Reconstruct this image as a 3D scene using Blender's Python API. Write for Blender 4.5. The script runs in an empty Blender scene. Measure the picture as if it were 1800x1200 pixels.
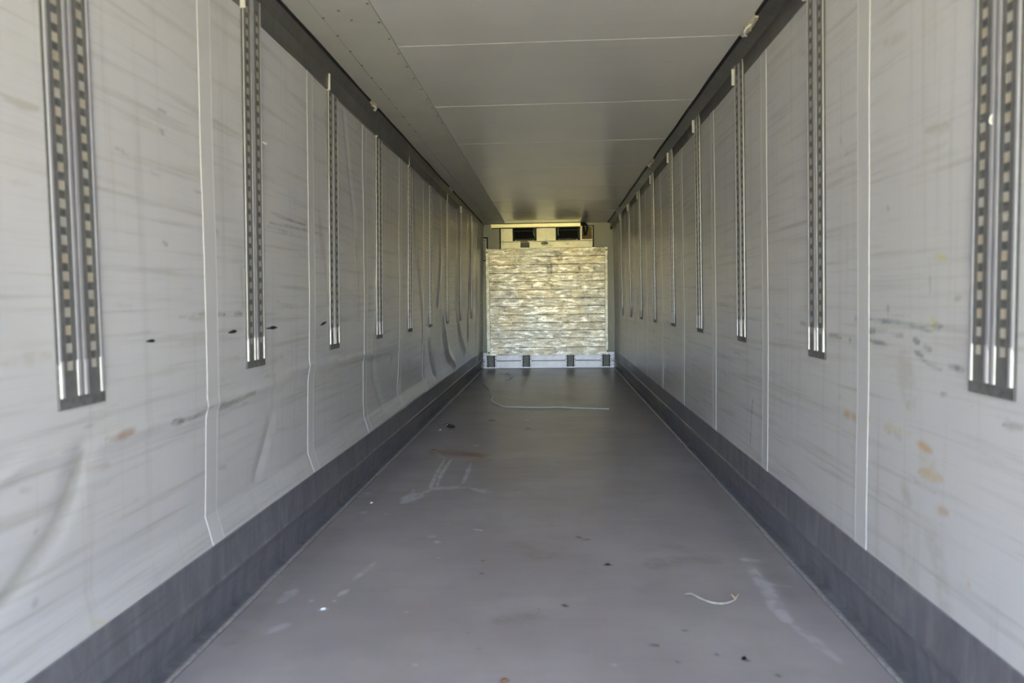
import bpy, math, random
import numpy as np
from mathutils import Vector, Matrix

# ------------------------------------------------------------------ camera, sky, sun, exposure
SC = bpy.context.scene
COL = SC.collection
YAW, PITCH, ROLL, FPX = 0.0573, -0.0570, -0.0138, 1260.0
CAM = np.array([0.0895, 0.0, 1.2681])
W2, DEP, HC = 1.23, 13.363, 2.678          # half width, depth of the front wall, ceiling height
Y0 = -2.60                                  # unseen rear opening, set this far back to dim the near walls


def cam_axes():
    f = np.array([-math.sin(YAW) * math.cos(PITCH), math.cos(YAW) * math.cos(PITCH), math.sin(PITCH)])
    r0 = np.array([math.cos(YAW), math.sin(YAW), 0.0])
    u0 = np.cross(r0, f)
    r = math.cos(ROLL) * r0 + math.sin(ROLL) * u0
    u = -math.sin(ROLL) * r0 + math.cos(ROLL) * u0
    return r, u, f


AR, AU, AF = cam_axes()
cd = bpy.data.cameras.new('camera')
cd.sensor_width = 36.0
cd.lens = 36.0 * FPX / 1800.0
cd.clip_start, cd.clip_end = 0.02, 500
cd.dof.use_dof = True
cd.dof.focus_distance = 11.5
cd.dof.aperture_fstop = 2.8
cam = bpy.data.objects.new('camera', cd)
COL.objects.link(cam)
m = Matrix.Identity(4)
for i in range(3):
    m[i][0], m[i][1], m[i][2], m[i][3] = AR[i], AU[i], -AF[i], CAM[i]
cam.matrix_world = m
SC.camera = cam

SC.view_settings.view_transform = 'Standard'
SC.view_settings.look = 'None'
SC.view_settings.exposure = -0.12
SC.view_settings.gamma = 1.0
SC.view_settings.use_curve_mapping = False
SC.cycles.max_bounces = 16
SC.cycles.diffuse_bounces = 8
SC.cycles.glossy_bounces = 8
SC.cycles.use_denoising = True

SKY_STRENGTH, SUN_STRENGTH = 4.7, 90.0
wd = bpy.data.worlds.new('hazy_sky')
SC.world = wd
wd.use_nodes = True
bg = wd.node_tree.nodes['Background']
sky = wd.node_tree.nodes.new('ShaderNodeTexSky')
sky.sky_type = 'NISHITA'
sky.sun_disc = False
sky.sun_elevation = math.radians(59)
sky.sun_rotation = math.radians(24)
sky.air_density, sky.dust_density, sky.ozone_density = 1.0, 3.0, 1.0
wd.node_tree.links.new(sky.outputs[0], bg.inputs['Color'])
bg.inputs['Strength'].default_value = SKY_STRENGTH

sd = bpy.data.lights.new('sun', 'SUN')
sd.energy = SUN_STRENGTH
sd.angle = math.radians(1.0)
sd.color = (1.0, 0.95, 0.86)
sun = bpy.data.objects.new('sun', sd)
COL.objects.link(sun)
# the sun stands ahead of the trailer, high: it lights the grass outside, never the inside
sun.rotation_euler = Vector((0.25, -0.55, -1.0)).to_track_quat('-Z', 'Y').to_euler()

# the open rear doorway as a portal: guides sky sampling through the opening, gives off no light itself
pd = bpy.data.lights.new('doorway_portal', 'AREA')
pd.shape = 'RECTANGLE'
pd.size, pd.size_y = 2 * W2, HC
pd.cycles.is_portal = True
po = bpy.data.objects.new('doorway_portal', pd)
COL.objects.link(po)
po.location = (0, Y0, HC / 2)
po.rotation_euler = (math.radians(90), 0, 0)


# ------------------------------------------------------------------ pixel -> point on a real surface
def _hit(px, py, ax, val):
    d = AF + AR * (px - 900) / FPX - AU * (py - 600) / FPX
    return CAM + d * ((val - CAM[ax]) / d[ax])


def onL(px, py):
    q = _hit(px, py, 0, -W2); return (q[1], q[2])


def onR(px, py):
    q = _hit(px, py, 0, W2); return (q[1], q[2])


def onF(px, py):
    q = _hit(px, py, 2, 0.0); return (q[0], q[1])


def onB(px, py, o=0.0):
    q = _hit(px, py, 1, DEP - o); return (q[0], q[2])


# ------------------------------------------------------------------ helpers
def tag(o, label=None, cat=None, group=None, kind=None):
    if label: o['label'] = label
    if cat: o['category'] = cat
    if group: o['group'] = group
    if kind: o['kind'] = kind
    return o


def empty(name, loc=(0, 0, 0), parent=None):
    o = bpy.data.objects.new(name, None)
    o.empty_display_size = 0.05
    COL.objects.link(o)
    o.location = loc
    o.parent = parent
    return o


class MB:
    def __init__(s):
        s.v, s.f, s.m = [], [], []

    def quad(s, a, b, c, d, mi=0):
        n = len(s.v); s.v += [a, b, c, d]; s.f.append((n, n + 1, n + 2, n + 3)); s.m.append(mi)

    def box(s, x0, x1, y0, y1, z0, z1, mi=0):
        n = len(s.v)
        s.v += [(x0, y0, z0), (x1, y0, z0), (x1, y1, z0), (x0, y1, z0), (x0, y0, z1), (x1, y0, z1), (x1, y1, z1), (x0, y1, z1)]
        for f in ((0, 3, 2, 1), (4, 5, 6, 7), (0, 1, 5, 4), (1, 2, 6, 5), (2, 3, 7, 6), (3, 0, 4, 7)):
            s.f.append(tuple(n + k for k in f)); s.m.append(mi)
        return s

    def bbox(s, x0, x1, y0, y1, z0, z1, b, axis='y'):
        """box with bevelled front rim: chamfer b on all four edges facing -y (axis y) """
        n = len(s.v)
        s.v += [(x0, y1, z0), (x1, y1, z0), (x1, y1, z1), (x0, y1, z1),
                (x0, y0 + b, z0), (x1, y0 + b, z0), (x1, y0 + b, z1), (x0, y0 + b, z1),
                (x0 + b, y0, z0 + b), (x1 - b, y0, z0 + b), (x1 - b, y0, z1 - b), (x0 + b, y0, z1 - b)]
        fs = [(0, 3, 2, 1), (8, 9, 10, 11)]
        for k in range(4):
            j = (k + 1) % 4
            fs += [(k, j, 4 + j, 4 + k), (4 + k, 4 + j, 8 + j, 8 + k)]
        for f in fs: s.f.append(tuple(n + k for k in f)); s.m.append(0)
        return s

    def prism(s, prof, y0, y1, cap=True, mi=0):
        """closed (x,z) profile extruded along y"""
        n = len(s.v); k = len(prof)
        s.v += [(x, y0, z) for x, z in prof] + [(x, y1, z) for x, z in prof]
        for i in range(k):
            j = (i + 1) % k
            s.f.append((n + i, n + j, n + k + j, n + k + i)); s.m.append(mi)
        if cap:
            s.f.append(tuple(n + i for i in range(k))[::-1]); s.m.append(mi)
            s.f.append(tuple(n + k + i for i in range(k))); s.m.append(mi)
        return s

    def disc(s, c, r, depth, n=16, rz=None, mi=0):
        """short cylinder facing -y; elliptical when rz is given"""
        rz = rz or r
        b = len(s.v)
        for yy, sc in ((c[1] + depth, 1), (c[1] + depth * .3, 1), (c[1], .8)):
            for i in range(n):
                a = 2 * math.pi * i / n
                s.v.append((c[0] + r * sc * math.cos(a), yy, c[2] + rz * sc * math.sin(a)))
        for q in range(2):
            for i in range(n):
                j = (i + 1) % n
                s.f.append((b + q * n + i, b + q * n + j, b + (q + 1) * n + j, b + (q + 1) * n + i)); s.m.append(mi)
        s.f.append(tuple(b + 2 * n + i for i in range(n))); s.m.append(mi)
        return s

    def tube(s, pts, r, n=8, taper=None):
        pts = [Vector(p) for p in pts]
        b = len(s.v)
        for i, p in enumerate(pts):
            t = (pts[min(i + 1, len(pts) - 1)] - pts[max(i - 1, 0)]).normalized()
            a = t.orthogonal().normalized() if i == 0 else (pa - t * pa.dot(t)).normalized()
            pa = a
            c = t.cross(a)
            rr = r * (taper[i] if taper else 1)
            for k in range(n):
                an = 2 * math.pi * k / n
                s.v.append(tuple(p + a * rr * math.cos(an) + c * rr * math.sin(an)))
        for i in range(len(pts) - 1):
            for k in range(n):
                j = (k + 1) % n
                s.f.append((b + i * n + k, b + i * n + j, b + (i + 1) * n + j, b + (i + 1) * n + k)); s.m.append(0)
        s.f.append(tuple(b + k for k in range(n))[::-1]); s.m.append(0)
        e = b + (len(pts) - 1) * n
        s.f.append(tuple(e + k for k in range(n))); s.m.append(0)
        return s

    def mesh(s, name, mats, smooth=False):
        me = bpy.data.meshes.new(name)
        me.from_pydata([tuple(map(float, v)) for v in s.v], [], s.f)
        for mt in (mats if isinstance(mats, (list, tuple)) else [mats]): me.materials.append(mt)
        me.polygons.foreach_set('material_index', s.m)
        if smooth: me.polygons.foreach_set('use_smooth', [True] * len(me.polygons))
        me.update()
        return me

    def build(s, name, mats, parent=None, smooth=False):
        o = bpy.data.objects.new(name, s.mesh(name, mats, smooth))
        COL.objects.link(o); o.parent = parent
        return o


def spline(pts, per=8):
    P = [Vector(p) for p in pts]
    out = []
    for i in range(len(P) - 1):
        a, b, c, d = P[max(i - 1, 0)], P[i], P[i + 1], P[min(i + 2, len(P) - 1)]
        for k in range(per):
            t = k / per
            out.append(0.5 * ((2 * b) + (c - a) * t + (2 * a - 5 * b + 4 * c - d) * t * t + (3 * b - a - 3 * c + d) * t ** 3))
    out.append(P[-1])
    return out


def vnoise(x, y, seed=0):
    """smooth value noise on arrays"""
    rs = np.random.RandomState(seed)
    T = rs.rand(64, 64)
    xi, yi = np.floor(x).astype(int), np.floor(y).astype(int)
    fx, fy = x - xi, y - yi
    fx, fy = fx * fx * (3 - 2 * fx), fy * fy * (3 - 2 * fy)
    g = lambda a, b: T[a % 64, b % 64]
    return (g(xi, yi) * (1 - fx) + g(xi + 1, yi) * fx) * (1 - fy) + (g(xi, yi + 1) * (1 - fx) + g(xi + 1, yi + 1) * fx) * fy


def sstep(a, b, x):
    t = np.clip((x - a) / (b - a), 0, 1)
    return t * t * (3 - 2 * t)


def seg_dist(px, py, pts):
    d = np.full(px.shape, 1e9)
    for (ax, ay), (bx, by) in zip(pts[:-1], pts[1:]):
        ux, uy = bx - ax, by - ay
        L = ux * ux + uy * uy + 1e-12
        t = np.clip(((px - ax) * ux + (py - ay) * uy) / L, 0, 1)
        d = np.minimum(d, np.hypot(px - ax - t * ux, py - ay - t * uy))
    return d


def paint(px, py, strokes, seed=3):
    """stains, scuffs and smears with shapes of their own: (points, half width, colour, strength, breakup 0..1)"""
    col = np.zeros(px.shape + (4,))
    for i, (pts, hw, c, st, br) in enumerate(strokes):
        if len(pts) == 1: pts = [pts[0], pts[0]]
        xs, ys = [p[0] for p in pts], [p[1] for p in pts]
        pad = hw * 3
        sel = (px > min(xs) - pad) & (px < max(xs) + pad) & (py > min(ys) - pad) & (py < max(ys) + pad)
        if not sel.any(): continue
        qx, qy = px[sel], py[sel]
        wob = (vnoise(qx * 9 + 7 * i, qy * 9, seed + i) - .5) * hw * 1.2 * br
        d = seg_dist(qx, qy, pts) + wob
        (ax, ay), (bx, by) = pts[0], pts[-1]
        L2 = (bx - ax) ** 2 + (by - ay) ** 2
        hl = hw
        if L2 > (4 * hw) ** 2:                       # long strokes thin out towards their ends
            tt = np.clip(((qx - ax) * (bx - ax) + (qy - ay) * (by - ay)) / L2, 0, 1)
            hl = hw * (.35 + .75 * np.sin(np.pi * tt) ** .6)
        a = (1 - sstep(.35, 1.25, d / hl)) * st
        if br > 0:
            n = vnoise(qx * 26, qy * 26, seed + 11 + i) * .6 + vnoise(qx * 70, qy * 70, seed + 17 + i) * .4
            a = a * (1 - br + br * sstep(.3, .62, n) * 1.2)
        a = np.clip(a, 0, 1)
        old = col[sel]
        na = a + old[:, 3] * (1 - a)
        for k in range(3):
            old[:, k] = np.where(na > 1e-6, (c[k] * a + old[:, k] * old[:, 3] * (1 - a)) / np.maximum(na, 1e-6), c[k])
        old[:, 3] = na
        col[sel] = old
    return col


def grid_mesh(name, P, marks, mat, flip=False):
    """P: (n, m, 3) points -> smooth grid mesh with a 'marks' attribute"""
    n, mm = P.shape[:2]
    idx = np.arange(n * mm).reshape(n, mm)
    q = np.stack([idx[:-1, :-1], idx[1:, :-1], idx[1:, 1:], idx[:-1, 1:]], -1).reshape(-1, 4)
    if flip: q = q[:, ::-1]
    me = bpy.data.meshes.new(name)
    me.vertices.add(n * mm); me.vertices.foreach_set('co', P.reshape(-1).astype(np.float32))
    me.loops.add(q.size); me.loops.foreach_set('vertex_index', q.reshape(-1).astype(np.int32))
    me.polygons.add(len(q))
    me.polygons.foreach_set('loop_start', np.arange(0, q.size, 4, dtype=np.int32))
    me.polygons.foreach_set('use_smooth', np.ones(len(q), dtype=bool))
    me.update(calc_edges=True)
    if marks is not None:
        at = me.color_attributes.new('marks', 'FLOAT_COLOR', 'POINT')
        at.data.foreach_set('color', marks.reshape(-1).astype(np.float32))
    me.materials.append(mat)
    return me


# ------------------------------------------------------------------ materials
class NT:
    def __init__(s, name, rough=.5, metal=0., spec=.5):
        s.mat = bpy.data.materials.new(name); s.mat.use_nodes = True
        s.t = s.mat.node_tree; s.b = s.t.nodes['Principled BSDF']
        s.b.inputs['Roughness'].default_value = rough
        s.b.inputs['Metallic'].default_value = metal
        s.b.inputs['Specular IOR Level'].default_value = spec
        s.tc = s.t.nodes.new('ShaderNodeTexCoord')
        s.vec = s.tc.outputs['Object']

    def link(s, a, b): s.t.links.new(a, b)

    def mapping(s, scale, rot=(0, 0, 0), loc=(0, 0, 0)):
        n = s.t.nodes.new('ShaderNodeMapping')
        n.inputs['Scale'].default_value = scale; n.inputs['Rotation'].default_value = rot; n.inputs['Location'].default_value = loc
        s.link(s.vec, n.inputs['Vector']); return n.outputs[0]

    def noise(s, scale, detail=4, vec=None, rough=.55, dist=0.):
        n = s.t.nodes.new('ShaderNodeTexNoise')
        n.inputs['Scale'].default_value = scale; n.inputs['Detail'].default_value = detail
        n.inputs['Roughness'].default_value = rough; n.inputs['Distortion'].default_value = dist
        s.link(vec or s.vec, n.inputs['Vector']); return n.outputs['Fac']

    def ramp(s, fac, lo, hi, a=0., b=1.):
        n = s.t.nodes.new('ShaderNodeMapRange'); n.interpolation_type = 'SMOOTHSTEP'
        for k, v in zip(('From Min', 'From Max', 'To Min', 'To Max'), (lo, hi, a, b)): n.inputs[k].default_value = v
        s.link(fac, n.inputs['Value']); return n.outputs[0]

    def mix(s, fac, a, b, mode='MIX'):
        n = s.t.nodes.new('ShaderNodeMix'); n.data_type = 'RGBA'; n.blend_type = mode
        for key, v in ((0, fac), (6, a), (7, b)):
            if isinstance(v, (int, float)): n.inputs[key].default_value = v
            elif isinstance(v, tuple): n.inputs[key].default_value = v + (1,) if len(v) == 3 else v
            else: s.link(v, n.inputs[key])
        return n.outputs[2]

    def math(s, op, a, b=0.):
        n = s.t.nodes.new('ShaderNodeMath'); n.operation = op
        for k, v in ((0, a), (1, b)):
            if isinstance(v, (int, float)): n.inputs[k].default_value = v
            else: s.link(v, n.inputs[k])
        return n.outputs[0]

    def blotch(s, c, r, lo=.05, hi=1.15):
        """soft ellipsoid mask around a point, broken up by noise"""
        mp = s.mapping((1 / r[0], 1 / r[1], 1 / r[2]), loc=(-c[0] / r[0], -c[1] / r[1], -c[2] / r[2]))
        n = s.t.nodes.new('ShaderNodeVectorMath'); n.operation = 'LENGTH'
        s.link(mp, n.inputs[0])
        return s.ramp(n.outputs['Value'], lo, hi, 1, 0)

    def marks(s, base):
        n = s.t.nodes.new('ShaderNodeVertexColor'); n.layer_name = 'marks'
        return s.mix(n.outputs['Alpha'], base, n.outputs['Color'])

    def bump(s, h, strength, dist=.01):
        n = s.t.nodes.new('ShaderNodeBump'); n.inputs['Strength'].default_value = strength; n.inputs['Distance'].default_value = dist
        s.link(h, n.inputs['Height']); s.link(n.outputs[0], s.b.inputs['Normal'])

    def color(s, c):
        if isinstance(c, tuple): s.b.inputs['Base Color'].default_value = c + (1,)
        else: s.link(c, s.b.inputs['Base Color'])
        return s.mat


def plain(name, c, rough=.5, metal=0., var=.12, scale=30, spec=.5):
    t = NT(name, rough, metal, spec)
    return t.color(t.mix(t.ramp(t.noise(scale, 4), .3, .7), tuple(v * (1 - var) for v in c), tuple(min(1, v * (1 + var)) for v in c)))


def make_liner(name, c):
    t = NT(name, .26, 0, .5)
    st = t.noise(1, 5, t.mapping((3, 1.1, 34), rot=(0.05, 0, 0)), .6)            # long fine scuffs running along the wall
    st2 = t.noise(1, 3, t.mapping((3, 2.2, 90), rot=(-0.04, 0, 0)), .6)
    pa = t.noise(1.3, 4)
    vert = t.noise(1, 3, t.mapping((3, 22, .8)), .6)
    b = t.mix(t.ramp(st, .48, .78, 0, .42), c, (.34, .33, .28))
    b = t.mix(t.ramp(st2, .58, .80, 0, .22), b, (.22, .22, .20))
    b = t.mix(t.ramp(pa, .30, .80, 0, .22), b, (.56, .54, .45))
    b = t.mix(t.ramp(vert, .52, .8, 0, .22), b, (.36, .35, .30))
    b = t.marks(b)
    t.bump(t.math('ADD', t.math('MULTIPLY', st, .5), t.noise(3, 2)), .06, .006)
    return t.color(b)


M = {}
M['liner'] = make_liner('white_fibreglass_liner', (.725, .715, .75))
M['strip'] = plain('liner_joint_strip', (.72, .71, .73), .26, 0, .03, 2)
M['bead'] = plain('white_sealant', (.79, .78, .78), .4, 0, .06, 40)

t = NT('ceiling_liner', .235)
n1 = t.noise(1.1, 4); n2 = t.noise(1, 4, t.mapping((.8, 30, 1)))
b = t.mix(t.ramp(n1, .4, .75, 0, .35), (.77, .74, .70), (.66, .625, .57))
b = t.mix(t.ramp(n2, .55, .8, 0, .18), b, (.50, .48, .43))
t.bump(t.noise(2.2, 2), .08, .02)
M['ceiling'] = t.color(b)
M['ceiling_strip'] = plain('ceiling_edge_liner', (.66, .64, .58), .4, 0, .05, 3)

t = NT('grey_floor_coating', .42)
n1 = t.noise(1.6, 6); n2 = t.noise(1, 5, t.mapping((5, .7, 1))); n3 = t.noise(70, 3); n4 = t.noise(1, 5, t.mapping((2.2, 14, 1)), .6, .4)
b = t.mix(t.ramp(n1, .35, .7), (.405, .372, .40), (.49, .455, .485))
b = t.mix(t.ramp(n2, .5, .75, 0, .45), b, (.40, .365, .35))
b = t.mix(t.ramp(n4, .50, .80, 0, .22), b, (.30, .272, .265))
b = t.mix(t.ramp(t.noise(4.5, 6), .48, .72, 0, .30), b, (.33, .31, .33))
b = t.mix(t.ramp(t.noise(9, 5, t.mapping((1, 1, 1), loc=(3, 7, 0))), .58, .74, 0, .25), b, (.44, .37, .33))
b = t.mix(t.ramp(n3, .64, .75, 0, .35), b, (.52, .50, .52))
b = t.marks(b)
t.link(t.ramp(n4, .3, .75, .285, .37), t.b.inputs['Roughness'])
t.bump(t.math('ADD', t.math('MULTIPLY', n3, .25), n4), .12, .006)
M['floor'] = t.color(b)


def make_scratched(name, a, bcol, rough, metal):
    t = NT(name, rough, metal)
    v = t.noise(1, 6, t.mapping((4, 13, 2.6)), .7, .6)
    h = t.noise(1, 5, t.mapping((4, 1.3, 60)), .65)
    p = t.noise(2.1, 5)
    c = t.mix(t.ramp(v, .30, .72), a, bcol)
    c = t.mix(t.ramp(h, .54, .75, 0, .6), c, tuple(x * .55 for x in a))
    c = t.mix(t.ramp(p, .5, .75, 0, .45), c, tuple(x * 1.5 for x in bcol))
    t.link(t.ramp(p, .3, .8, rough - .08, rough + .12), t.b.inputs['Roughness'])
    t.bump(t.math('ADD', v, h), .05, .003)
    return t.color(c)


M['skirt'] = make_scratched('scuffed_dark_aluminium', (.215, .215, .245), (.315, .315, .35), .40, .35)
M['cove'] = make_scratched('grey_aluminium_cove', (.13, .13, .125), (.17, .17, .165), .38, .35)
M['weld'] = plain('weld_lip_metal', (.50, .48, .49), .4, .3, .2, 60)
M['seal'] = plain('black_rubber_seal', (.012, .012, .012), .6, 0, .2)
M['rail_bright'] = plain('bright_rail_aluminium', (.56, .55, .60), .36, .45, .05, 20)
M['rail_face'] = plain('grey_rail_aluminium', (.235, .235, .235), .42, .35, .10, 40)
M['rail_dark'] = plain('dark_rail_recess', (.10, .10, .095), .7, .1, .2, 60)  # dark colour puts shade into the rail edge gaps; also dark grooves
M['dimple'] = plain('rail_dimple', (.15, .15, .145), .6, .2, .25, 50)
t = NT('beige_slot_backing', .6)
M['slot'] = t.color(t.mix(t.ramp(t.noise(16, 2), .35, .65), (.54, .53, .49), (.53, .45, .33)))
M['endplate'] = plain('dull_end_plate', (.20, .20, .205), .5, .3, .25, 45)

t = NT('worn_bulkhead_board', .42, .9)
n1 = t.noise(1, 6, t.mapping((8, 3, 20)), .65, .5); n2 = t.noise(1, 5, t.mapping((16, 3, 80)), .6)
n3 = t.noise(1, 3, t.mapping((26, 3, 60)), .6); n4 = t.noise(2.1, 4); n5 = t.noise(1, 4, t.mapping((7, 3, 22), loc=(4, 0, 2)), .6)
b = t.mix(t.ramp(n4, .35, .65), (.72, .62, .46), (.64, .62, .59))
oi = t.t.nodes.new('ShaderNodeObjectInfo')
b = t.mix(t.math('MULTIPLY', oi.outputs['Random'], .45), b, (.58, .55, .50))
n6 = t.noise(1, 5, t.mapping((34, 3, 5)), .6)
b = t.mix(t.ramp(n1, .42, .72, 0, .42), b, (.42, .40, .38))
b = t.mix(t.ramp(n6, .52, .72, 0, .35), b, (.40, .38, .35))
b = t.mix(t.ramp(n5, .54, .64, 0, .8), b, (.88, .85, .82))  # pale noise patches put highlights of dented metal into the colour
b = t.mix(t.ramp(n2, .55, .68, 0, .70), b, (.30, .28, .25))
b = t.mix(t.ramp(n3, .60, .68, 0, .9), b, (.10, .095, .085))
for px, py, rw, rh, st in ((980, 447, .14, .10, .75), (966, 468, .10, .16, .8), (1052, 440, .16, .10, .7), (965, 490, .09, .11, .55),
                           (944, 458, .06, .07, .7), (985, 456, .08, .06, .7), (1050, 511, .12, .06, .8), (1045, 472, .035, .05, .8),
                           (1018, 472, .04, .04, .8), (1030, 523, .26, .025, .8), (918, 535, .13, .06, .5), (1003, 518, .06, .05, .6),
                           (935, 503, .03, .04, .7), (970, 503, .06, .06, .6), (1030, 585, .10, .05, .6), (862, 558, .06, .04, .6)):
    x, z = onB(px, py, .12)
    mk = t.math('MULTIPLY', t.blotch((x, DEP - .12, z), (rw, .3, rh)), t.ramp(t.noise(20, 5), .34, .56, 0, st))
    b = t.mix(mk, b, (.12, .12, .105))
t.link(t.ramp(n5, .35, .7, .50, .38), t.b.inputs['Roughness'])
t.bump(t.math('ADD', t.noise(1, 3, t.mapping((7, 3, 12))), t.math('MULTIPLY', n2, .3)), .10, .02)
M['board'] = t.color(b)
M['board_frame'] = plain('bulkhead_side_channel', (.70, .68, .62), .45, .8, .22, 14)
M['bolt'] = plain('black_bolt', (.015, .014, .013), .5, .3)
M['front'] = plain('front_wall_panel', (.56, .565, .50), .285, 0, .04, 3, .7)
M['unit'] = plain('cream_unit_panel', (.72, .68, .54), .43, .75, .07, 7)
M['bar'] = plain('cream_bar_sheet', (.90, .82, .55), .40, .85, .06, 3)
M['black'] = plain('black_plastic', (.012, .012, .013), .45, 0, .3)
M['black_soft'] = plain('black_foam_gasket', (.02, .02, .018), .8, 0, .3)
M['dark_cavity'] = plain('dark_outlet_cavity', (.035, .035, .03), .6, 0, .5, 12)
M['white_pl'] = plain('white_plastic', (.82, .82, .78), .4, 0, .05)
M['red'] = plain('red_label', (.45, .045, .03), .5, 0, .1)
M['grey_label'] = plain('grey_printed_label', (.36, .37, .35), .5, 0, .25, 240)
M['navy'] = plain('dark_badge', (.05, .06, .08), .4, 0, .1)
M['silver'] = plain('pale_badge_print', (.70, .71, .70), .4, .2, .05)
M['brown'] = plain('brown_plywood', (.44, .30, .14), .55, 0, .18, 9)
M['kick'] = plain('pale_kick_plate', (.66, .64, .70), .43, .8, .07, 9)
M['ribs'] = plain('ribbed_grey_metal', (.42, .42, .40), .45, .3, .2, 30)
M['string'] = plain('white_string', (.93, .92, .90), .33, 0, .04)
M['foam'] = plain('beige_sealing_foam', (.62, .56, .42), .85, 0, .15, 40)
M['peel'] = plain('peeled_pale_strip', (.46, .42, .38), .6, 0, .2, 40)
M['peel_tan'] = plain('tan_splinter', (.50, .36, .20), .7, 0, .2, 40)
M['rust'] = plain('rusty_rivet', (.25, .13, .06), .6, .2, .3)
M['shell'] = plain('outer_shell', (.5, .5, .5), .6)
t = NT('meadow_grass', .9)
M['yard'] = plain('dry_gravel_yard', (.24, .215, .165), .9, 0, .2, 4)
M['grass'] = t.color(t.mix(t.ramp(t.noise(.5, 8), .3, .7), (.28, .25, .06), (.39, .33, .11)))


# ------------------------------------------------------------------ wall shapes (inward x of the liner surface)
RAIL_W = .198
YL0, SL, ZL0, ZL1 = 1.8277, 1.1793, .990, 2.600
YR0, SR, ZR0, ZR1 = 1.8252, 1.2321, 1.003, 2.645
NR = 9
RL = [YL0 + i * SL + RAIL_W / 2 for i in range(NR)]
RR = [YR0 + i * SR + RAIL_W / 2 for i in range(NR)]
WY = [-3.0, 1.8, 3.1, 4.3, 5.45, 6.6, 7.8, 9.0, 10.2, 11.36, 13.4]
WV = [0, 0, 0, .009, .020, .016, .024, .010, -.011, -.028, -.020]


def rail_damp(y, R, w=.14):
    k = np.ones_like(y)
    for r in R: k = k * (1 - np.exp(-((y - r) / w) ** 4))
    return k


CREASE = [onL(*q) for q in ((0, 845), (100, 800), (230, 765), (300, 738), (360, 720), (430, 693), (520, 655), (560, 640), (640, 628), (700, 617), (760, 606))]
DENT = [onL(*q) for q in ((150, 800), (143, 830), (130, 872), (108, 930), (60, 1000), (0, 1078), (-60, 1140))]
WRINK = [  # far buckles: polyline, half width, depth
    ([(8.05, .42), (7.9, .62), (7.75, .78)], .11, .020), ([(9.55, .42), (9.0, .62), (8.7, .92), (8.62, 1.02)], .13, -.026),
    ([(10.6, .55), (10.1, .8), (9.9, .98)], .13, -.022), ([(7.35, .5), (7.3, 1.1), (7.0, 1.75), (6.95, 2.3)], .09, .010),
    ([(8.3, 1.25), (8.45, 1.7), (8.4, 2.1)], .10, -.012), ([(6.2, .5), (5.95, .75)], .10, .014), ([(5.6, .45), (5.35, .7), (5.3, .95)], .10, .010),
    ([(10.9, .7), (10.95, 1.2), (11.1, 1.7)], .12, .014), ([(9.7, 1.2), (9.75, 1.9)], .12, .009), ([(12.1, .6), (12.2, 1.8)], .15, .012),
    ([(4.55, 2.45), (4.75, 1.9), (4.85, 1.4)], .06, .006), ([(3.3, .7), (3.15, .5)], .07, .008),
]


def surf_L(y, z):
    y = np.asarray(y, float); z = np.asarray(z, float)
    out = np.interp(y, WY, WV) * sstep(.34, .6, z)
    lean = np.interp(y, [1.9, 3.0], [0, .027])
    out = out - lean * np.clip((z - .99) / 1.55, 0, 1.1)
    my = np.interp(y, [Y0, 1.4, 2.2, 6.5, 8.5, 13], [.0, .6, 1, 1, .5, .2])
    out = out + my * np.interp(z, [.30, .335, .45, .6, .85, .89, 1.0, 1.3], [0, 0, .030, .022, .014, .007, .003, 0])
    damp = rail_damp(y, RL) + 0 * z
    damp = np.where(z < .97, 1, damp)
    top = sstep(.335, .45, z)
    wav = (vnoise(y * 1.6, z * 2.2, 5) - .5) * .008 + (vnoise(y * 4, z * 3.2, 6) - .5) * .004
    out = out + wav * damp * top
    d = seg_dist(y, z + (vnoise(y * 7, y * 0, 8) - .5) * .02, CREASE)
    fade = np.interp(y, [1.5, 2.0, 5.2, 6.8], [.5, 1, .8, .2])
    out = out - .008 * np.clip(1 - d / .035, 0, 1) * fade
    d = seg_dist(y, z, DENT)
    out = out + .006 * np.exp(-(d / .045) ** 2)
    for pts, hw, dep in WRINK:
        d = seg_dist(y, z, pts)
        out = out + dep * np.clip(1 - d / hw, 0, 1) ** 1.3 * damp * top
    return -W2 - out


def surf_R(y, z):
    y = np.asarray(y, float); z = np.asarray(z, float)
    lean = np.interp(y, [1.9, 3.0], [.004, .022])
    out = -lean * np.clip((z - 1.0) / 1.55, 0, 1.1)
    damp = np.where(z < .98, 1, rail_damp(y, RR) + 0 * z)
    out = out + ((vnoise(y * 1.5, z * 2, 15) - .5) * .003 + (vnoise(y * 5, z * 3, 16) - .5) * .0012) * damp * sstep(.335, .5, z)
    return W2 + out


# scuffs, stains and darker bands on dent and crease ------------------------------------------------
DK, BL, OR, YE, BR, WH = (.035, .035, .035), (.20, .36, .44), (.62, .36, .12), (.66, .60, .16), (.36, .30, .20), (.80, .80, .77)
GR = (.20, .21, .23)


def S(f, pts, hw, c, st=.9, br=.3): return ([f(*q) for q in pts], hw, c, st, br)


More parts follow.
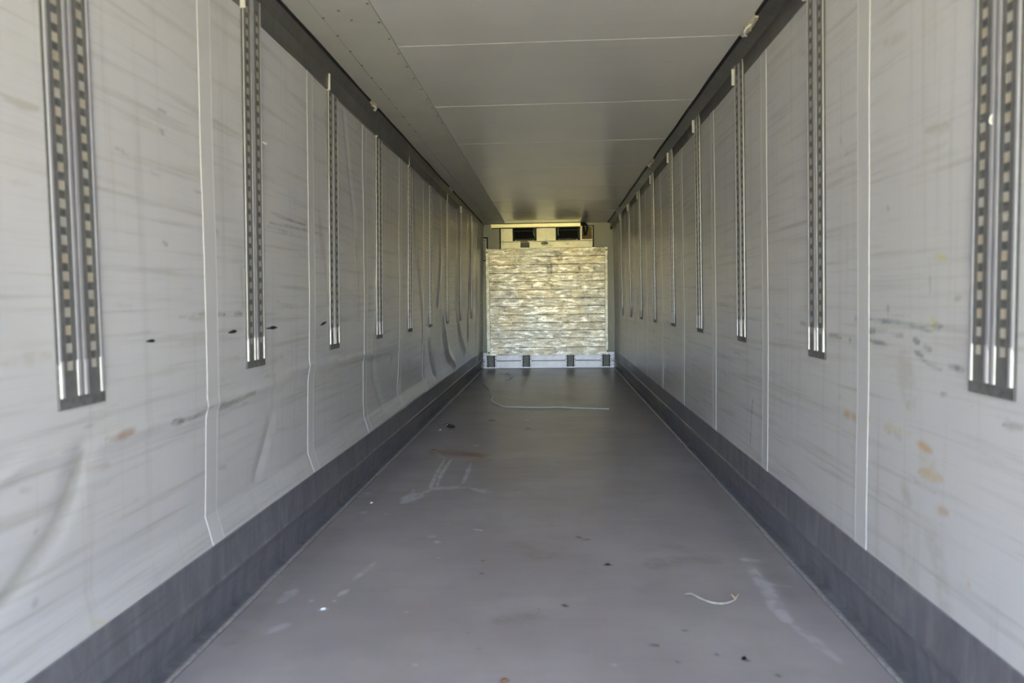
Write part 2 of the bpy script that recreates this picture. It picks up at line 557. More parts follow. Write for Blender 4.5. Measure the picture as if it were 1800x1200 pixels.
MARK_L = [
    S(onL, [(378, 552), (394, 552)], .007, GR, .6, .5), S(onL, [(410, 551), (424, 551)], .007, GR, .6, .5),
    S(onL, [(472, 374), (500, 384), (535, 396)], .008, GR, .6, .3), S(onL, [(470, 392), (520, 401), (570, 412)], .008, GR, .5, .4),
    S(onL, [(465, 398), (560, 425)], .007, BL, .35, .5), S(onL, [(315, 742), (340, 735), (365, 722), (400, 712), (450, 690)], .014, (.33, .31, .28), .6, .5),  # last stroke: grey band along the crease
    S(onL, [(195, 773), (215, 766), (240, 757)], .012, (.42, .25, .18), .6, .5), S(onL, [(305, 742), (325, 741)], .012, GR, .6, .5),
    S(onL, [(568, 195), (572, 230), (574, 262)], .045, (.40, .34, .22), .35, .6), S(onL, [(573, 240), (574, 258)], .012, (.30, .22, .12), .5, .6),
    S(onL, [(150, 800), (143, 830), (130, 872), (108, 930), (60, 1000), (0, 1078)], .035, (.44, .43, .38), .45, .3),  # darker band following the dent
    S(onL, [(76, 1059)], .016, GR, .55, .5), S(onL, [(72, 935)], .012, GR, .3, .6), S(onL, [(165, 1094), (190, 1094)], .006, YE, .35, .4),
    S(onL, [(0, 165), (40, 185), (68, 192)], .012, BR, .3, .6), S(onL, [(10, 318), (60, 325)], .012, BR, .3, .6),
    S(onL, [(0, 640), (60, 630), (90, 625)], .02, BR, .2, .6), S(onL, [(45, 862), (62, 860)], .01, (.55, .42, .32), .4, .5),
    S(onL, [(667, 672), (668, 688)], .012, WH, .9, .1), S(onL, [(280, 228), (285, 234)], .010, GR, .5, .4), S(onL, [(200, 258), (225, 272)], .006, GR, .35, .5),
    S(onL, [(262, 300), (280, 312)], .006, GR, .35, .5), S(onL, [(330, 330), (365, 345)], .006, GR, .35, .5), S(onL, [(275, 190), (290, 198)], .006, GR, .4, .5),
    S(onL, [(462, 130), (468, 145)], .02, WH, .5, .3), S(onL, [(450, 452), (425, 470)], .01, GR, .25, .6), S(onL, [(285, 425), (292, 430)], .008, GR, .5, .4),
    S(onL, [(470, 640), (500, 625)], .02, BR, .3, .7), S(onL, [(600, 560), (640, 550)], .02, BR, .2, .7), S(onL, [(330, 560), (380, 550)], .02, BR, .25, .7),
    S(onL, [(420, 470), (435, 560)], .035, BR, .22, .6), S(onL, [(556, 360), (572, 480), (580, 560)], .04, BR, .22, .6), S(onL, [(628, 420), (634, 560)], .05, (.45, .36, .22), .25, .5),
]
for k in range(70):      # faint handling scuffs
    rr = random.Random(k)
    y = 1.7 + rr.random() ** 1.3 * 7; z = rr.choice([rr.uniform(.5, 1.6), rr.uniform(.8, 1.3)])
    l = rr.uniform(.05, .25); s = rr.uniform(-.15, .15)
    MARK_L.append(([(y, z), (y + l, z + s * l)], rr.uniform(.004, .009), GR if rr.random() < .6 else BR, rr.uniform(.10, .28), .7))
MARK_R = [
    S(onR, [(1505, 560), (1512, 561)], .012, BL, .8, .3), S(onR, [(1518, 559), (1529, 560)], .014, BL, .7, .3),
    S(onR, [(1530, 562), (1556, 564), (1580, 567), (1600, 571), (1640, 583)], .008, (.24, .32, .36), .7, .3), S(onR, [(1545, 562), (1566, 566)], .010, GR, .7, .4),
    S(onR, [(1515, 579), (1528, 582), (1540, 582), (1562, 582)], .010, DK, .7, .4), S(onR, [(1565, 585), (1588, 590)], .007, GR, .6, .5),
    S(onR, [(1521, 592), (1535, 600), (1560, 606)], .009, GR, .8, .3), S(onR, [(1605, 596), (1616, 602)], .010, GR, .9, .3), S(onR, [(1625, 609), (1636, 614)], .010, GR, .8, .3),
    S(onR, [(1608, 618), (1625, 628)], .009, GR, .8, .3), S(onR, [(1622, 634), (1655, 651)], .008, GR, .7, .4), S(onR, [(1666, 643), (1695, 650)], .011, DK, .7, .4),
    S(onR, [(1455, 589), (1468, 590), (1480, 594)], .008, GR, .8, .2), S(onR, [(1495, 597)], .012, DK, .8, .2), S(onR, [(1562, 541)], .012, GR, .8, .3), S(onR, [(1562, 545), (1562, 560)], .008, GR, .4, .4),
    S(onR, [(1515, 610), (1524, 613)], .008, GR, .6, .4), S(onR, [(1640, 573), (1655, 574)], .010, GR, .7, .4), S(onR, [(1640, 562), (1642, 574)], .018, YE, .35, .5),
    S(onR, [(1482, 725), (1500, 731), (1505, 738)], .014, OR, .6, .5), S(onR, [(1516, 731), (1526, 734)], .014, OR, .7, .4), S(onR, [(1555, 750), (1600, 766)], .020, (.62, .52, .28), .45, .6),
    S(onR, [(1612, 778), (1628, 788), (1640, 796)], .020, OR, .65, .5), S(onR, [(1615, 828), (1632, 836), (1656, 842)], .022, (.64, .46, .18), .6, .5), S(onR, [(1620, 805), (1640, 815)], .02, (.62, .52, .28), .35, .6),
    S(onR, [(1644, 893), (1655, 898), (1668, 902)], .014, (.60, .36, .24), .55, .5), S(onR, [(1590, 860), (1598, 880)], .03, (.45, .43, .32), .4, .5), S(onR, [(1703, 1027)], .015, OR, .4, .5),
    S(onR, [(1642, 451), (1668, 455)], .015, YE, .5, .5), S(onR, [(1676, 525), (1692, 524)], .008, GR, .5, .5), S(onR, [(1762, 746), (1778, 748), (1800, 752)], .010, DK, .6, .3),
    S(onR, [(1323, 700), (1320, 735), (1319, 780)], .009, DK, .7, .3), S(onR, [(1635, 452), (1636, 520)], .007, GR, .4, .5), S(onR, [(1476, 698)], .012, GR, .5, .4),
    S(onR, [(1652, 692), (1665, 694)], .009, GR, .6, .4), S(onR, [(1598, 712)], .014, BR, .5, .5), S(onR, [(1214, 648), (1217, 666)], .012, WH, .9, .1), S(onR, [(1236, 668), (1240, 672)], .012, WH, .5, .2),
    S(onR, [(1461, 236), (1464, 266)], .007, WH, .9, .1), S(onR, [(1481, 236), (1484, 252), (1487, 276)], .007, WH, .9, .1), S(onR, [(1482, 240), (1485, 255)], .005, GR, .5, .2), S(onR, [(1490, 272), (1510, 262)], .008, BR, .5, .5),
    S(onR, [(1563, 365), (1565, 368)], .008, GR, .5, .3), S(onR, [(1440, 95), (1412, 92)], .02, GR, .2, .6), S(onR, [(1365, 570), (1380, 571)], .010, (.35, .32, .22), .5, .5), S(onR, [(1407, 566), (1418, 571)], .010, GR, .6, .4),
    S(onR, [(1148, 582), (1151, 582)], .02, DK, .7, .2), S(onR, [(1630, 230), (1670, 222)], .02, BR, .25, .6), S(onR, [(1560, 75), (1600, 62)], .02, BR, .2, .6),
    S(onR, [(1590, 640), (1602, 720)], .05, BR, .2, .6), S(onR, [(1580, 900), (1600, 1000)], .05, (.46, .45, .40), .3, .5), S(onR, [(1640, 960), (1660, 1060)], .05, (.46, .45, .40), .3, .5),
]
for k in range(70):
    rr = random.Random(500 + k)
    y = 1.8 + rr.random() ** 1.3 * 7; z = rr.choice([rr.uniform(.5, 1.9), rr.uniform(.6, 1.3)])
    l = rr.uniform(.05, .25); s = rr.uniform(-.35, .05)
    MARK_R.append(([(y, z), (y + l, z - s * l)], rr.uniform(.004, .009), GR if rr.random() < .6 else BR, rr.uniform(.08, .25), .7))

MARK_R = [(p_, h_, c_, s_ * (.72 if c_ in (DK, GR) else .85), min(1, b_ + .15)) for p_, h_, c_, s_, b_ in MARK_R]
CHALK = (.78, .78, .84)
MARK_F = [
    S(onF, [(706, 884), (722, 874), (745, 864)], .050, CHALK, .7, .7), S(onF, [(718, 880), (724, 868), (728, 860)], .020, (.55, .57, .66), .8, .3),
    S(onF, [(745, 866), (765, 858), (800, 856), (828, 856)], .035, CHALK, .55, .75), S(onF, [(830, 858), (845, 862), (862, 866)], .040, CHALK, .55, .75),
    S(onF, [(756, 858), (766, 835), (782, 806)], .017, CHALK, .75, .5), S(onF, [(768, 855), (774, 836), (794, 806)], .017, CHALK, .8, .5), S(onF, [(813, 850), (819, 838), (828, 813)], .018, CHALK, .75, .5),
    S(onF, [(760, 792), (772, 800), (782, 806)], .022, CHALK, .5, .6), S(onF, [(770, 794), (800, 796), (845, 800)], .11, (.33, .22, .15), .75, .35), S(onF, [(812, 796), (835, 799), (848, 803)], .04, (.33, .16, .09), .65, .4), S(onF, [(835, 812), (855, 808)], .08, (.36, .26, .19), .45, .5),
    S(onF, [(762, 790)], .035, (.05, .05, .05), .7, .4), S(onF, [(845, 792), (852, 784), (864, 765)], .05, (.34, .36, .42), .65, .5), S(onF, [(838, 783)], .03, CHALK, .6, .5),
    S(onF, [(626, 872), (640, 872), (648, 870)], .022, (.55, .55, .58), .85, .5), S(onF, [(635, 866), (658, 868)], .016, CHALK, .6, .6), S(onF, [(653, 884)], .018, WH, .8, .2), S(onF, [(640, 900)], .035, CHALK, .5, .7), S(onF, [(678, 903)], .012, CHALK, .7, .2),
    S(onF, [(659, 859)], .015, CHALK, .6, .3), S(onF, [(674, 940), (680, 946)], .028, (.42, .43, .52), .6, .5), S(onF, [(758, 943)], .022, CHALK, .6, .5), S(onF, [(768, 952)], .018, CHALK, .7, .3),
    S(onF, [(620, 1020), (660, 988)], .022, CHALK, .45, .6), S(onF, [(595, 1048), (612, 1035)], .018, CHALK, .6, .5), S(onF, [(562, 1072), (574, 1070)], .012, (.60, .62, .72), .95, .1), S(onF, [(588, 1056)], .010, WH, .8, .2), S(onF, [(547, 1056)], .014, CHALK, .6, .4), S(onF, [(505, 1041)], .014, CHALK, .5, .5),
    S(onF, [(490, 1060), (520, 1035)], .03, CHALK, .4, .6), S(onF, [(470, 1110), (500, 1100)], .03, CHALK, .35, .7), S(onF, [(715, 1075)], .012, CHALK, .4, .4), S(onF, [(770, 980)], .010, CHALK, .5, .4),
    S(onF, [(1150, 990), (1200, 984), (1250, 985)], .075, (.28, .265, .28), .55, .45), S(onF, [(1180, 960), (1210, 968)], .06, (.30, .285, .30), .4, .6),
    S(onF, [(1310, 983), (1330, 986)], .03, CHALK, .6, .6), S(onF, [(1318, 995), (1335, 1020), (1350, 1038), (1365, 1070), (1385, 1092)], .035, CHALK, .45, .75), S(onF, [(1355, 1026), (1385, 1030)], .018, CHALK, .4, .6), S(onF, [(1385, 1092), (1430, 1125), (1480, 1165)], .025, CHALK, .3, .8),
    S(onF, [(863, 738), (866, 739)], .035, (.04, .04, .04), .85, .2), S(onF, [(928, 753)], .035, (.03, .03, .03), .9, .2), S(onF, [(928, 738)], .03, CHALK, .5, .4), S(onF, [(1015, 943), (1020, 945)], .014, (.06, .06, .06), .8, .3), S(onF, [(1027, 948), (1034, 948)], .013, (.05, .05, .05), .85, .3),
    S(onF, [(848, 985)], .012, (.08, .08, .06), .8, .3), S(onF, [(847, 1007)], .012, (.05, .05, .05), .8, .3), S(onF, [(1063, 993), (1074, 993)], .012, (.09, .085, .07), .85, .3), S(onF, [(991, 1063), (995, 1065)], .011, (.05, .045, .05), .8, .4), S(onF, [(946, 1070)], .008, (.08, .08, .08), .6, .3),
    S(onF, [(1146, 1133), (1154, 1134)], .012, (.09, .08, .06), .8, .4), S(onF, [(1204, 1108)], .012, (.14, .11, .05), .7, .4), S(onF, [(1260, 1150)], .010, (.07, .06, .05), .8, .3), S(onF, [(1308, 1158), (1312, 1160)], .012, (.05, .045, .04), .85, .3), S(onF, [(1192, 1163)], .010, (.07, .06, .06), .7, .3), S(onF, [(1368, 1187)], .012, (.07, .06, .05), .7, .3),
    S(onF, [(884, 1197), (890, 1196)], .012, (.22, .07, .04), .8, .3), S(onF, [(842, 1140)], .012, (.20, .17, .09), .6, .4), S(onF, [(823, 1112)], .010, (.20, .16, .08), .5, .4), S(onF, [(880, 1090), (945, 1083)], .05, (.20, .18, .14), .35, .6),
    S(onF, [(1080, 1168)], .012, CHALK, .5, .3), S(onF, [(730, 1168)], .012, CHALK, .4, .3), S(onF, [(770, 748), (782, 745), (800, 752)], .03, (.05, .05, .05), .6, .6),
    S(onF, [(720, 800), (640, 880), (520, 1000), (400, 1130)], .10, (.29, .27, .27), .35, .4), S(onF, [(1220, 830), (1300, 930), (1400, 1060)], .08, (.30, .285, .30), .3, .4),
    S(onF, [(905, 960), (950, 975)], .07, (.20, .17, .14), .3, .6), S(onF, [(1000, 700), (940, 690)], .25, (.28, .235, .22), .35, .6), S(onF, [(900, 690), (880, 680)], .2, (.28, .235, .22), .3, .6),
    S(onF, [(480, 1000), (520, 965), (560, 930)], .05, (.20, .17, .11), .35, .5), S(onF, [(500, 983), (530, 955), (552, 938)], .018, (.24, .12, .06), .7, .6),
    S(onF, [(628, 866), (660, 830), (690, 800)], .04, (.12, .11, .10), .4, .5), S(onF, [(700, 792), (716, 778)], .03, (.06, .06, .05), .5, .5),
]

# ------------------------------------------------------------------ the setting
# ground outside the open doors
tag(MB().box(-90, 90, -130, 60, -1.45, -1.27).build('ground', M['grass']), kind='structure')
tag(MB().box(-9, 9, -9, 22, -1.27, -1.25).build('yard', M['yard']), kind='structure')


def struct(o): o['kind'] = 'structure'; return o


# floor
ys = [Y0]
while ys[-1] < DEP: ys.append(ys[-1] + max(.010, .0022 * max(ys[-1], 0) ** 1.35))
ys[-1] = DEP
xs = np.linspace(-1.262, 1.262, 253)
YY, XX = np.meshgrid(np.array(ys), xs, indexing='ij')
ZZ = (vnoise(XX * 2, YY * 1.2, 31) - .5) * .002
PF = np.stack([XX, YY, ZZ], -1)
fl = bpy.data.objects.new('floor', grid_mesh('floor', PF, paint(XX, YY, MARK_F), M['floor'], True))
COL.objects.link(fl); struct(fl)
MB().box(-1.33, 1.33, Y0, DEP + .1, -.16, -.006).build('floor_slab', M['shell'], fl)

# ceiling: slab, panels, edge panels, joints, rivets
ce = struct(MB().box(-1.33, 1.33, Y0, DEP + .1, HC + .018, HC + .10).build('ceiling', M['shell']))
XJ, XK, XSL, XSR = -.755, -1.035, -1.165, 1.115
cj = [4.015 + 1.245 * k for k in range(-4, 9)]
cj = [Y0] + [c for c in cj if Y0 + .1 < c < DEP - .1] + [DEP]
for a, c in zip(cj[:-1], cj[1:]):
    MB().box(XJ + .002, 1.20, a + .0015, c - .0015, HC, HC + .017).build('ceiling_panel', M['ceiling'], ce)
for c in cj[1:-1]:
    MB().box(XJ + .006, XSR - .01, c - .0035, c + .0035, HC - .0015, HC + .004).build('joint_bead', M['strip'], ce)
for off, x0, x1 in ((.35, XK + .0015, XJ - .002), (.80, -1.21, XK - .0015)):
    sj = [Y0] + [c - off for c in cj[1:-1]] + [DEP]
    for a, c in zip(sj[:-1], sj[1:]):
        MB().box(x0, x1, a + .001, c - .001, HC + .0006 - .001 * (off > .5), HC + .017).build('edge_panel', M['ceiling_strip'], ce)
MB().box(XJ - .006, XJ + .004, Y0, DEP, HC + .003, HC + .017).build('joint_groove', M['rail_dark'], ce)
rv = MB(); rv.tube([(0, 0, .002), (0, 0, -.001), (0, 0, -.0025)], .007, 8, [1, 1, .6])
rvm = rv.mesh('rivet', M['rust'], True)
for i, (x, y) in enumerate([(XK + .004, 3.1 + .24 * k) for k in range(13)] + [(XJ - .016, 3.2 + .23 * k) for k in range(12)] + [(-.90, 3.62), (-.93, 3.5)]):
    o = bpy.data.objects.new('rivet', rvm); COL.objects.link(o); o.parent = ce; o.location = (x, y, HC)

# side walls: core slab + liner panels + joint strips
wl = struct(MB().box(-1.36, -1.30, Y0, DEP + .1, -.16, HC + .10).build('wall_left', M['shell']))
wr = struct(MB().box(1.30, 1.36, Y0, DEP + .1, -.16, HC + .10).build('wall_right', M['shell']))
ZB, ZT = .322, 2.66


def side(wall, surf, joints, marks, sgn):
    edges = [Y0] + joints + [DEP + .01]
    for a, c in zip(edges[:-1], edges[1:]):
        st = float(np.clip(.0030 * max((a + c) / 2, 1.6) ** 1.0, .0075, .02))
        ny, nz = max(2, int((c - a - .003) / st)), int((ZT - ZB) / max(st, .0085))
        yy, zz = np.meshgrid(np.linspace(a + .0015, c - .0015, ny), np.linspace(ZB, ZT, nz), indexing='ij')
        P = np.stack([surf(yy, zz), yy, zz], -1)
        o = bpy.data.objects.new('wall_panel', grid_mesh('wall_panel', P, paint(yy, zz, marks), M['liner'], sgn > 0))
        COL.objects.link(o); o.parent = wall
    zz = np.linspace(ZB, ZT - .08, 90)
    for j in joints:
        for nm, u0, u1, h, mt in (('joint_strip', -.046, .046, .0012, 'strip'), ('sealant_bead', -.0480, -.0440, .0018, 'bead'), ('sealant_bead', .0440, .0480, .0016, 'bead')):
            rows = []
            for u, hh in ((u0 - .0008, -.002), (u0, h), (u1, h), (u1 + .0008, -.002)):
                rows.append(np.stack([surf(np.full_like(zz, j + u), zz) - sgn * hh, np.full_like(zz, j + u), zz], -1))
            me_ = grid_mesh(nm, np.stack(rows), None, M[mt], sgn > 0)
            me_.polygons.foreach_set('use_smooth', np.zeros(len(me_.polygons), dtype=bool))
            o = bpy.data.objects.new(nm, me_)
            COL.objects.link(o)
            if nm == 'joint_strip': o.parent = wall; host = o
            else: o.parent = host


JL = [2.700 + SL * k for k in range(-2, 10) if 2.7 + SL * k < DEP - .3]
JR = [2.702 + 1.213 * k for k in range(-2, 10) if 2.702 + 1.213 * k < DEP - .3]
side(wl, surf_L, JL, MARK_L, -1)
side(wr, surf_R, JR, MARK_R, 1)

# torn gashes in the left liner
for k, (pa_, pb_, hw) in enumerate((((256, 600), (272, 599), .009), ((399, 585), (415, 582), .013), ((467, 577.5), (488, 575.5), .013), ((564, 572), (575, 566), .016))):
    (y0_, z0_), (y1_, z1_) = onL(*pa_), onL(*pb_)
    q = random.Random(k); n = 9; up, lo = [], []
    for i in range(n):
        f_ = i / (n - 1); y = y0_ + (y1_ - y0_) * f_; z = z0_ + (z1_ - z0_) * f_
        w_ = hw * .7 * (math.sin(math.pi * f_ ** 1.4) ** .8) * q.uniform(.6, 1.1) + .0008
        up.append((float(surf_L(y, z + w_)) + .0012, y, z + w_)); lo.append((float(surf_L(y, z - w_)) + .0012, y, z - w_ * .7))
    mb = MB()
    for i in range(n - 1):
        mb.quad(lo[i], lo[i + 1], up[i + 1], up[i])
        for e in (up, lo): mb.quad(e[i], e[i + 1], (e[i + 1][0] - .003,) + e[i + 1][1:], (e[i][0] - .003,) + e[i][1:])
    mb.build('liner_tear', M['black_soft'], wl)

# front wall (far end)
wf = struct(MB().box(-1.36, 1.36, DEP, DEP + .1, -.16, HC + .1).build('wall_front', M['front']))
for s, xa, xb in ((-1, -1.262, -1.19), (1, 1.19, 1.262)):
    MB().box(xa, xb, DEP - .012, DEP + .01, .30, HC + .01).build('corner_strip', M['front'], wf)


# skirting
def skirt(name, s):
    prof = [(-.004, .338), (.004, .333), (.004, .194), (.010, .187), (.010, .181), (.000, .175), (-.014, .140), (-.030, .06), (-.032, .012), (.014, .0075), (.026, .0065), (.028, -.003), (-.068, -.003), (-.068, .335)]
    o = struct(MB().prism([(s * (W2 - d), z) for d, z in (prof if s < 0 else prof[::-1])], Y0, DEP).build(name, M['skirt']))
    rows = []
    yy = np.concatenate([np.arange(Y0, 6, .03), np.arange(6, DEP, .06)])
    for k in range(6):
        a = math.pi * k / 5
        r = .010 * (.75 + .5 * vnoise(yy * 9, yy * 0 + k, 40))
        rows.append(np.stack([s * (W2 - .004 + r * math.cos(a) * 1.2 - .012), yy, .0062 + r * .7 * math.sin(a)], -1))
    w = bpy.data.objects.new('weld_bead', grid_mesh('weld_bead', np.stack(rows), None, M['weld'], s > 0))
    COL.objects.link(w); w.parent = o
    return o


skirt('baseboard_left', -1)
skirt('baseboard_right', 1)

# coves with black seals
covL = [(-1.30, 2.508), (-1.2020, 2.510), (-1.2010, 2.516), (-1.1955, 2.602), (-1.1915, 2.608), (-1.166, 2.677), (-1.30, 2.690)]
covR = [(1.30, 2.551), (1.2065, 2.553), (1.2055, 2.559), (1.2000, 2.643), (1.192, 2.648), (1.117, 2.677), (1.30, 2.690)]
c1 = struct(MB().prism(covL[::-1], Y0, DEP).build('trim_1', M['cove']))
c2 = struct(MB().prism(covR, Y0, DEP).build('trim_2', M['cove']))


def seals(par, x, cuts, s):
    for a, c in cuts:
        rows = []
        yy = np.linspace(a, c, max(3, int((c - a) / .08)))
        wob = (vnoise(yy * 2.3, yy * 0, 51) - .5) * .006
        for k in range(7):
            an = math.pi * k / 6
            rows.append(np.stack([x + s * .011 * math.cos(an) + wob, yy, np.full_like(yy, HC + .001 - .013 * math.sin(an))], -1))
        o = bpy.data.objects.new('rubber_seal', grid_mesh('rubber_seal', np.stack(rows), None, M['seal'], s < 0))
        COL.objects.link(o); o.parent = par


def ceil_y(px, py): return _hit(px, py, 2, HC)[1]


TL = [ceil_y(657, 184), ceil_y(793, 331), ceil_y(845, 388)]
TR = [ceil_y(1316, 46), ceil_y(1143, 286), ceil_y(1087, 367)]
seals(c1, -1.168, [(Y0, TL[0] - .13), (TL[0] + .08, TL[1] - .2), (TL[1] + .15, DEP - .05)], -1)
seals(c2, 1.118, [(Y0, TR[0] - .17), (TR[0] + .12, TR[1] - .28), (TR[1] + .18, TR[2] - .3), (TR[2] + .25, DEP - .05)], 1)


# ------------------------------------------------------------------ load rails
ORD = ['nearest', 'second', 'third', 'fourth', 'fifth', 'sixth', 'seventh', 'eighth', 'ninth']


def make_rail(H):
    """local frame: x = into the room, y along the wall, z up; base at the foot"""
    root = empty('load_rail')
    h = RAIL_W / 2
    zc = .125                                        # end clips reach up to here
    # flanges: (y0, y1)
    for a, c in ((-h + .006, -h + .018), (-.020, -.0045), (.0045, .020), (h - .018, h - .006)):
        b = MB(); b.prism([(.001, a), (.0080, a + .0005), (.0090, a + .003), (.0090, c - .003), (.0080, c - .0005), (.001, c)], zc - .004, H)
        b.v = [(x, z, y) for x, y, z in b.v]; b.f = [f[::-1] for f in b.f]
        b.build('flange', M['rail_bright'], root)
    for a, c in ((-h, -h + .007), (h - .007, h)):
        b = MB(); b.prism([(.0005, a), (.0035, a + .001), (.0045, c), (.0005, c)], .0, H)
        b.v = [(x, z, y) for x, y, z in b.v]; b.f = [f[::-1] for f in b.f]
        b.build('edge_gap_strip', M['rail_dark'], root)  # dark strip stands in for the shaded gap beside the rail
    b = MB().box(.0005, .004, -.0045, .0045, .03, H); b.build('centre_groove', M['rail_dark'], root)
    # slotted strips: opening over a beige backing, dark dimple between the openings
    for s, c0 in ((-1, -.0515), (1, .0515)):
        b = MB(); ya, yb = c0 - .0318, c0 + .0318
        n = .0066
        pitch, hs, hd, sw = .0487, .0125, .0088, .0122
        z = .117 - pitch / 2
        b.quad((n, ya, .028), (n, yb, .028), (n, yb, z), (n, ya, z))
        while z + pitch < H - .02:
            zs = z + pitch / 2
            # ring around the slot
            def ring(z0, z1, q0, q1, w, depth, mi):
                A = [(n, ya, z0), (n, yb, z0), (n, yb, z1), (n, ya, z1)]
                B_ = [(n, c0 - w, q0), (n, c0 + w, q0), (n, c0 + w, q1), (n, c0 - w, q1)]
                D_ = [(n - depth, p[1], p[2]) for p in B_]
                for k in range(4):
                    j = (k + 1) % 4
                    b.quad(A[k], A[j], B_[j], B_[k]); b.quad(B_[k], B_[j], D_[j], D_[k], mi)
                if mi == 1: b.quad(*D_, 1)
            ring(z + .011, z + pitch - .011, zs - hs, zs + hs, sw, .0016, 0)
            ring(z + pitch - .011, z + pitch + .011, z + pitch - hd, z + pitch + hd, sw * .9, .0009, 1)
            z += pitch
        b.quad((n, ya, z + .011), (n, yb, z + .011), (n, yb, H), (n, ya, H))
        zl = .117 - pitch / 2
        b.quad((n, ya, zl), (n, yb, zl), (n, yb, zl + .011), (n, ya, zl + .011))
        b.build('slotted_strip', [M['rail_face'], M['dimple']], root)
        MB().box(.001, .0052, ya + .004, yb - .004, .06, H - .01).build('slot_backing', M['slot'], root)
    # foot plate with four bright clips
    b = MB(); b.prism([(.0006, -h), (.0050, -h + .002), (.0052, h - .002), (.0006, h)], 0, .125)
    b.v = [(x, z, y) for x, y, z in b.v]; b.f = [f[::-1] for f in b.f]
    b.build('foot_plate', M['endplate'], root)
    for a, c in ((-h + .006, -h + .023), (-.025, -.005), (.005, .025), (h - .023, h - .006)):
        b = MB(); ms = [(.003, a), (.0095, a + .002), (.0115, a + .006), (.0115, c - .006), (.0095, c - .002), (.003, c)]
        b.prism(ms, .032, zc + .006)
        b.v = [(x, z, y) for x, y, z in b.v]; b.f = [f[::-1] for f in b.f]
        b.build('end_clip', M['rail_bright'], root)
    MB().bbox(.001, .0225, -h - .007, -h - .001, H - .095, H, .001).build('top_tab', M['strip'], root)
    return root


def copy_tree(o, parent=None):
    c = o.copy(); COL.objects.link(c); c.parent = parent
    for ch in list(o.children): copy_tree(ch, c)
    return c


for sd_, R, surf, z0, z1, sgn in (('left', RL, surf_L, ZL0, ZL1, 1), ('right', RR, surf_R, ZR0, ZR1, -1)):
    proto = make_rail(z1 - z0)
    for i, y in enumerate(R):
        o = proto if i == 0 else copy_tree(proto)
        xa, xb = float(surf(y, z0)), float(surf(y, z1 - .12))
        ang = math.atan2(xb - xa, z1 - .12 - z0)
        o.location = (xa + sgn * .001, y, z0)
        o.rotation_euler = (Matrix.Rotation(ang, 3, 'Y') @ Matrix.Rotation(0 if sgn > 0 else math.pi, 3, 'Z')).to_euler()
        tag(o, f'{ORD[i]} slotted aluminium load rail from the camera along the {sd_} wall', 'load rail', f'load rails on the {sd_} wall')

# ------------------------------------------------------------------ far end: bulkhead
YB = DEP - .12
bk = empty('bulkhead', (0, YB, .25))
tag(bk, 'worn scratched bulkhead of thirteen horizontal boards at the far end', 'bulkhead')


def part(mb, name, mat, root, smooth=False):
    o = mb.build(name, mat, root, smooth)
    o.location = tuple(-v for v in root.location)
    return o


zj = [.250, .396, .566, .712, .854, 1.002, 1.157, 1.306, 1.462, 1.614, 1.770, 1.923, 2.069, 2.224]
rnd = random.Random(4)
for a, c in zip(zj[:-1], zj[1:]):
    pr = rnd.uniform(-.002, .003)
    part(MB().bbox(-1.078, 1.052, YB - pr, YB + .028, a + .0026, c - .0026, .002), 'board', M['board'], bk)
for xa, xb in ((-1.138, -1.074), (1.048, 1.103)):
    part(MB().bbox(xa, xb, YB - .008, YB + .035, .252, 2.226, .004), 'side_channel', M['board_frame'], bk)
part(MB().box(-1.10, 1.07, YB + .028, YB + .034, .26, 2.215), 'back_sheet', M['black_soft'], bk)
for x, z in ((-1.114, 2.159), (1.078, 2.168), (-1.101, .305), (1.087, .318)):
    part(MB().disc((x, YB - .014, z), .013, .008), 'bolt', M['bolt'], bk)
for x in (-1.0, -.35, .35, 1.0):
    part(MB().box(x - .03, x + .03, YB + .034, DEP - .001, .9, 1.0), 'standoff', M['shell'], bk)

# kick plate with two boards and four ribbed brackets
kp = empty('kick_plate', (0, DEP - .03, 0))
tag(kp, 'pale lavender kick plate along the foot of the far wall', 'kick plate')
part(MB().bbox(-1.215, 1.222, DEP - .032, DEP - .001, .150, .298, .003), 'upper_plate', M['kick'], kp)
part(MB().bbox(-1.215, 1.222, DEP - .034, DEP - .001, .004, .147, .003), 'lower_plate', M['kick'], kp)
part(MB().bbox(-1.215, 1.222, DEP - .036, DEP - .001, .132, .140, .002), 'bead_line', M['ribs'], kp)
for x in (-1.196, 1.205):
    for z in (.06, .12, .18, .24):
        part(MB().disc((x, DEP - .036, z), .008, .005, 10), 'screw', M['bolt'], kp)
WHICH = ['leftmost ribbed grey bracket under the bulkhead, beside the left wall', 'second ribbed grey bracket from the left under the bulkhead',
         'third ribbed grey bracket from the left under the bulkhead', 'rightmost ribbed grey bracket under the bulkhead, beside the right wall']
for k, (xa, xb) in enumerate(((-1.136, -1.004), (-.472, -.351), (.349, .469), (1.007, 1.131))):
    br = empty('ribbed_bracket', ((xa + xb) / 2, DEP - .034, .03))
    tag(br, WHICH[k], 'bracket', 'ribbed brackets under the bulkhead')
    part(MB().box(xa - .004, xb + .004, DEP - .075, DEP - .0365, .034, .249), 'core', M['ribs'], br)
    for q in range(6):
        x0 = xa + .012 + q * (xb - xa - .024) / 6
        part(MB().bbox(x0 + .002, x0 + (xb - xa - .024) / 6 - .002, DEP - .088, DEP - .07, .036, .246, .003), 'rib', M['ribs'], br)
    for x0 in (xa - .006, xb - .012):
        part(MB().box(x0, x0 + .018, DEP - .084, DEP - .0365, .030, .249), 'rubber_side', M['black'], br)
    for x0 in (xa - .034, xb + .006):
        part(MB().bbox(x0, x0 + .028, DEP - .044, DEP - .0365, .034, .24, .002), 'bolt_plate', M['kick'], br)
        for z in (.06, .115, .17, .22):
            part(MB().disc((x0 + .014, DEP - .048, z), .008, .006, 10), 'bolt', M['bolt'], br)

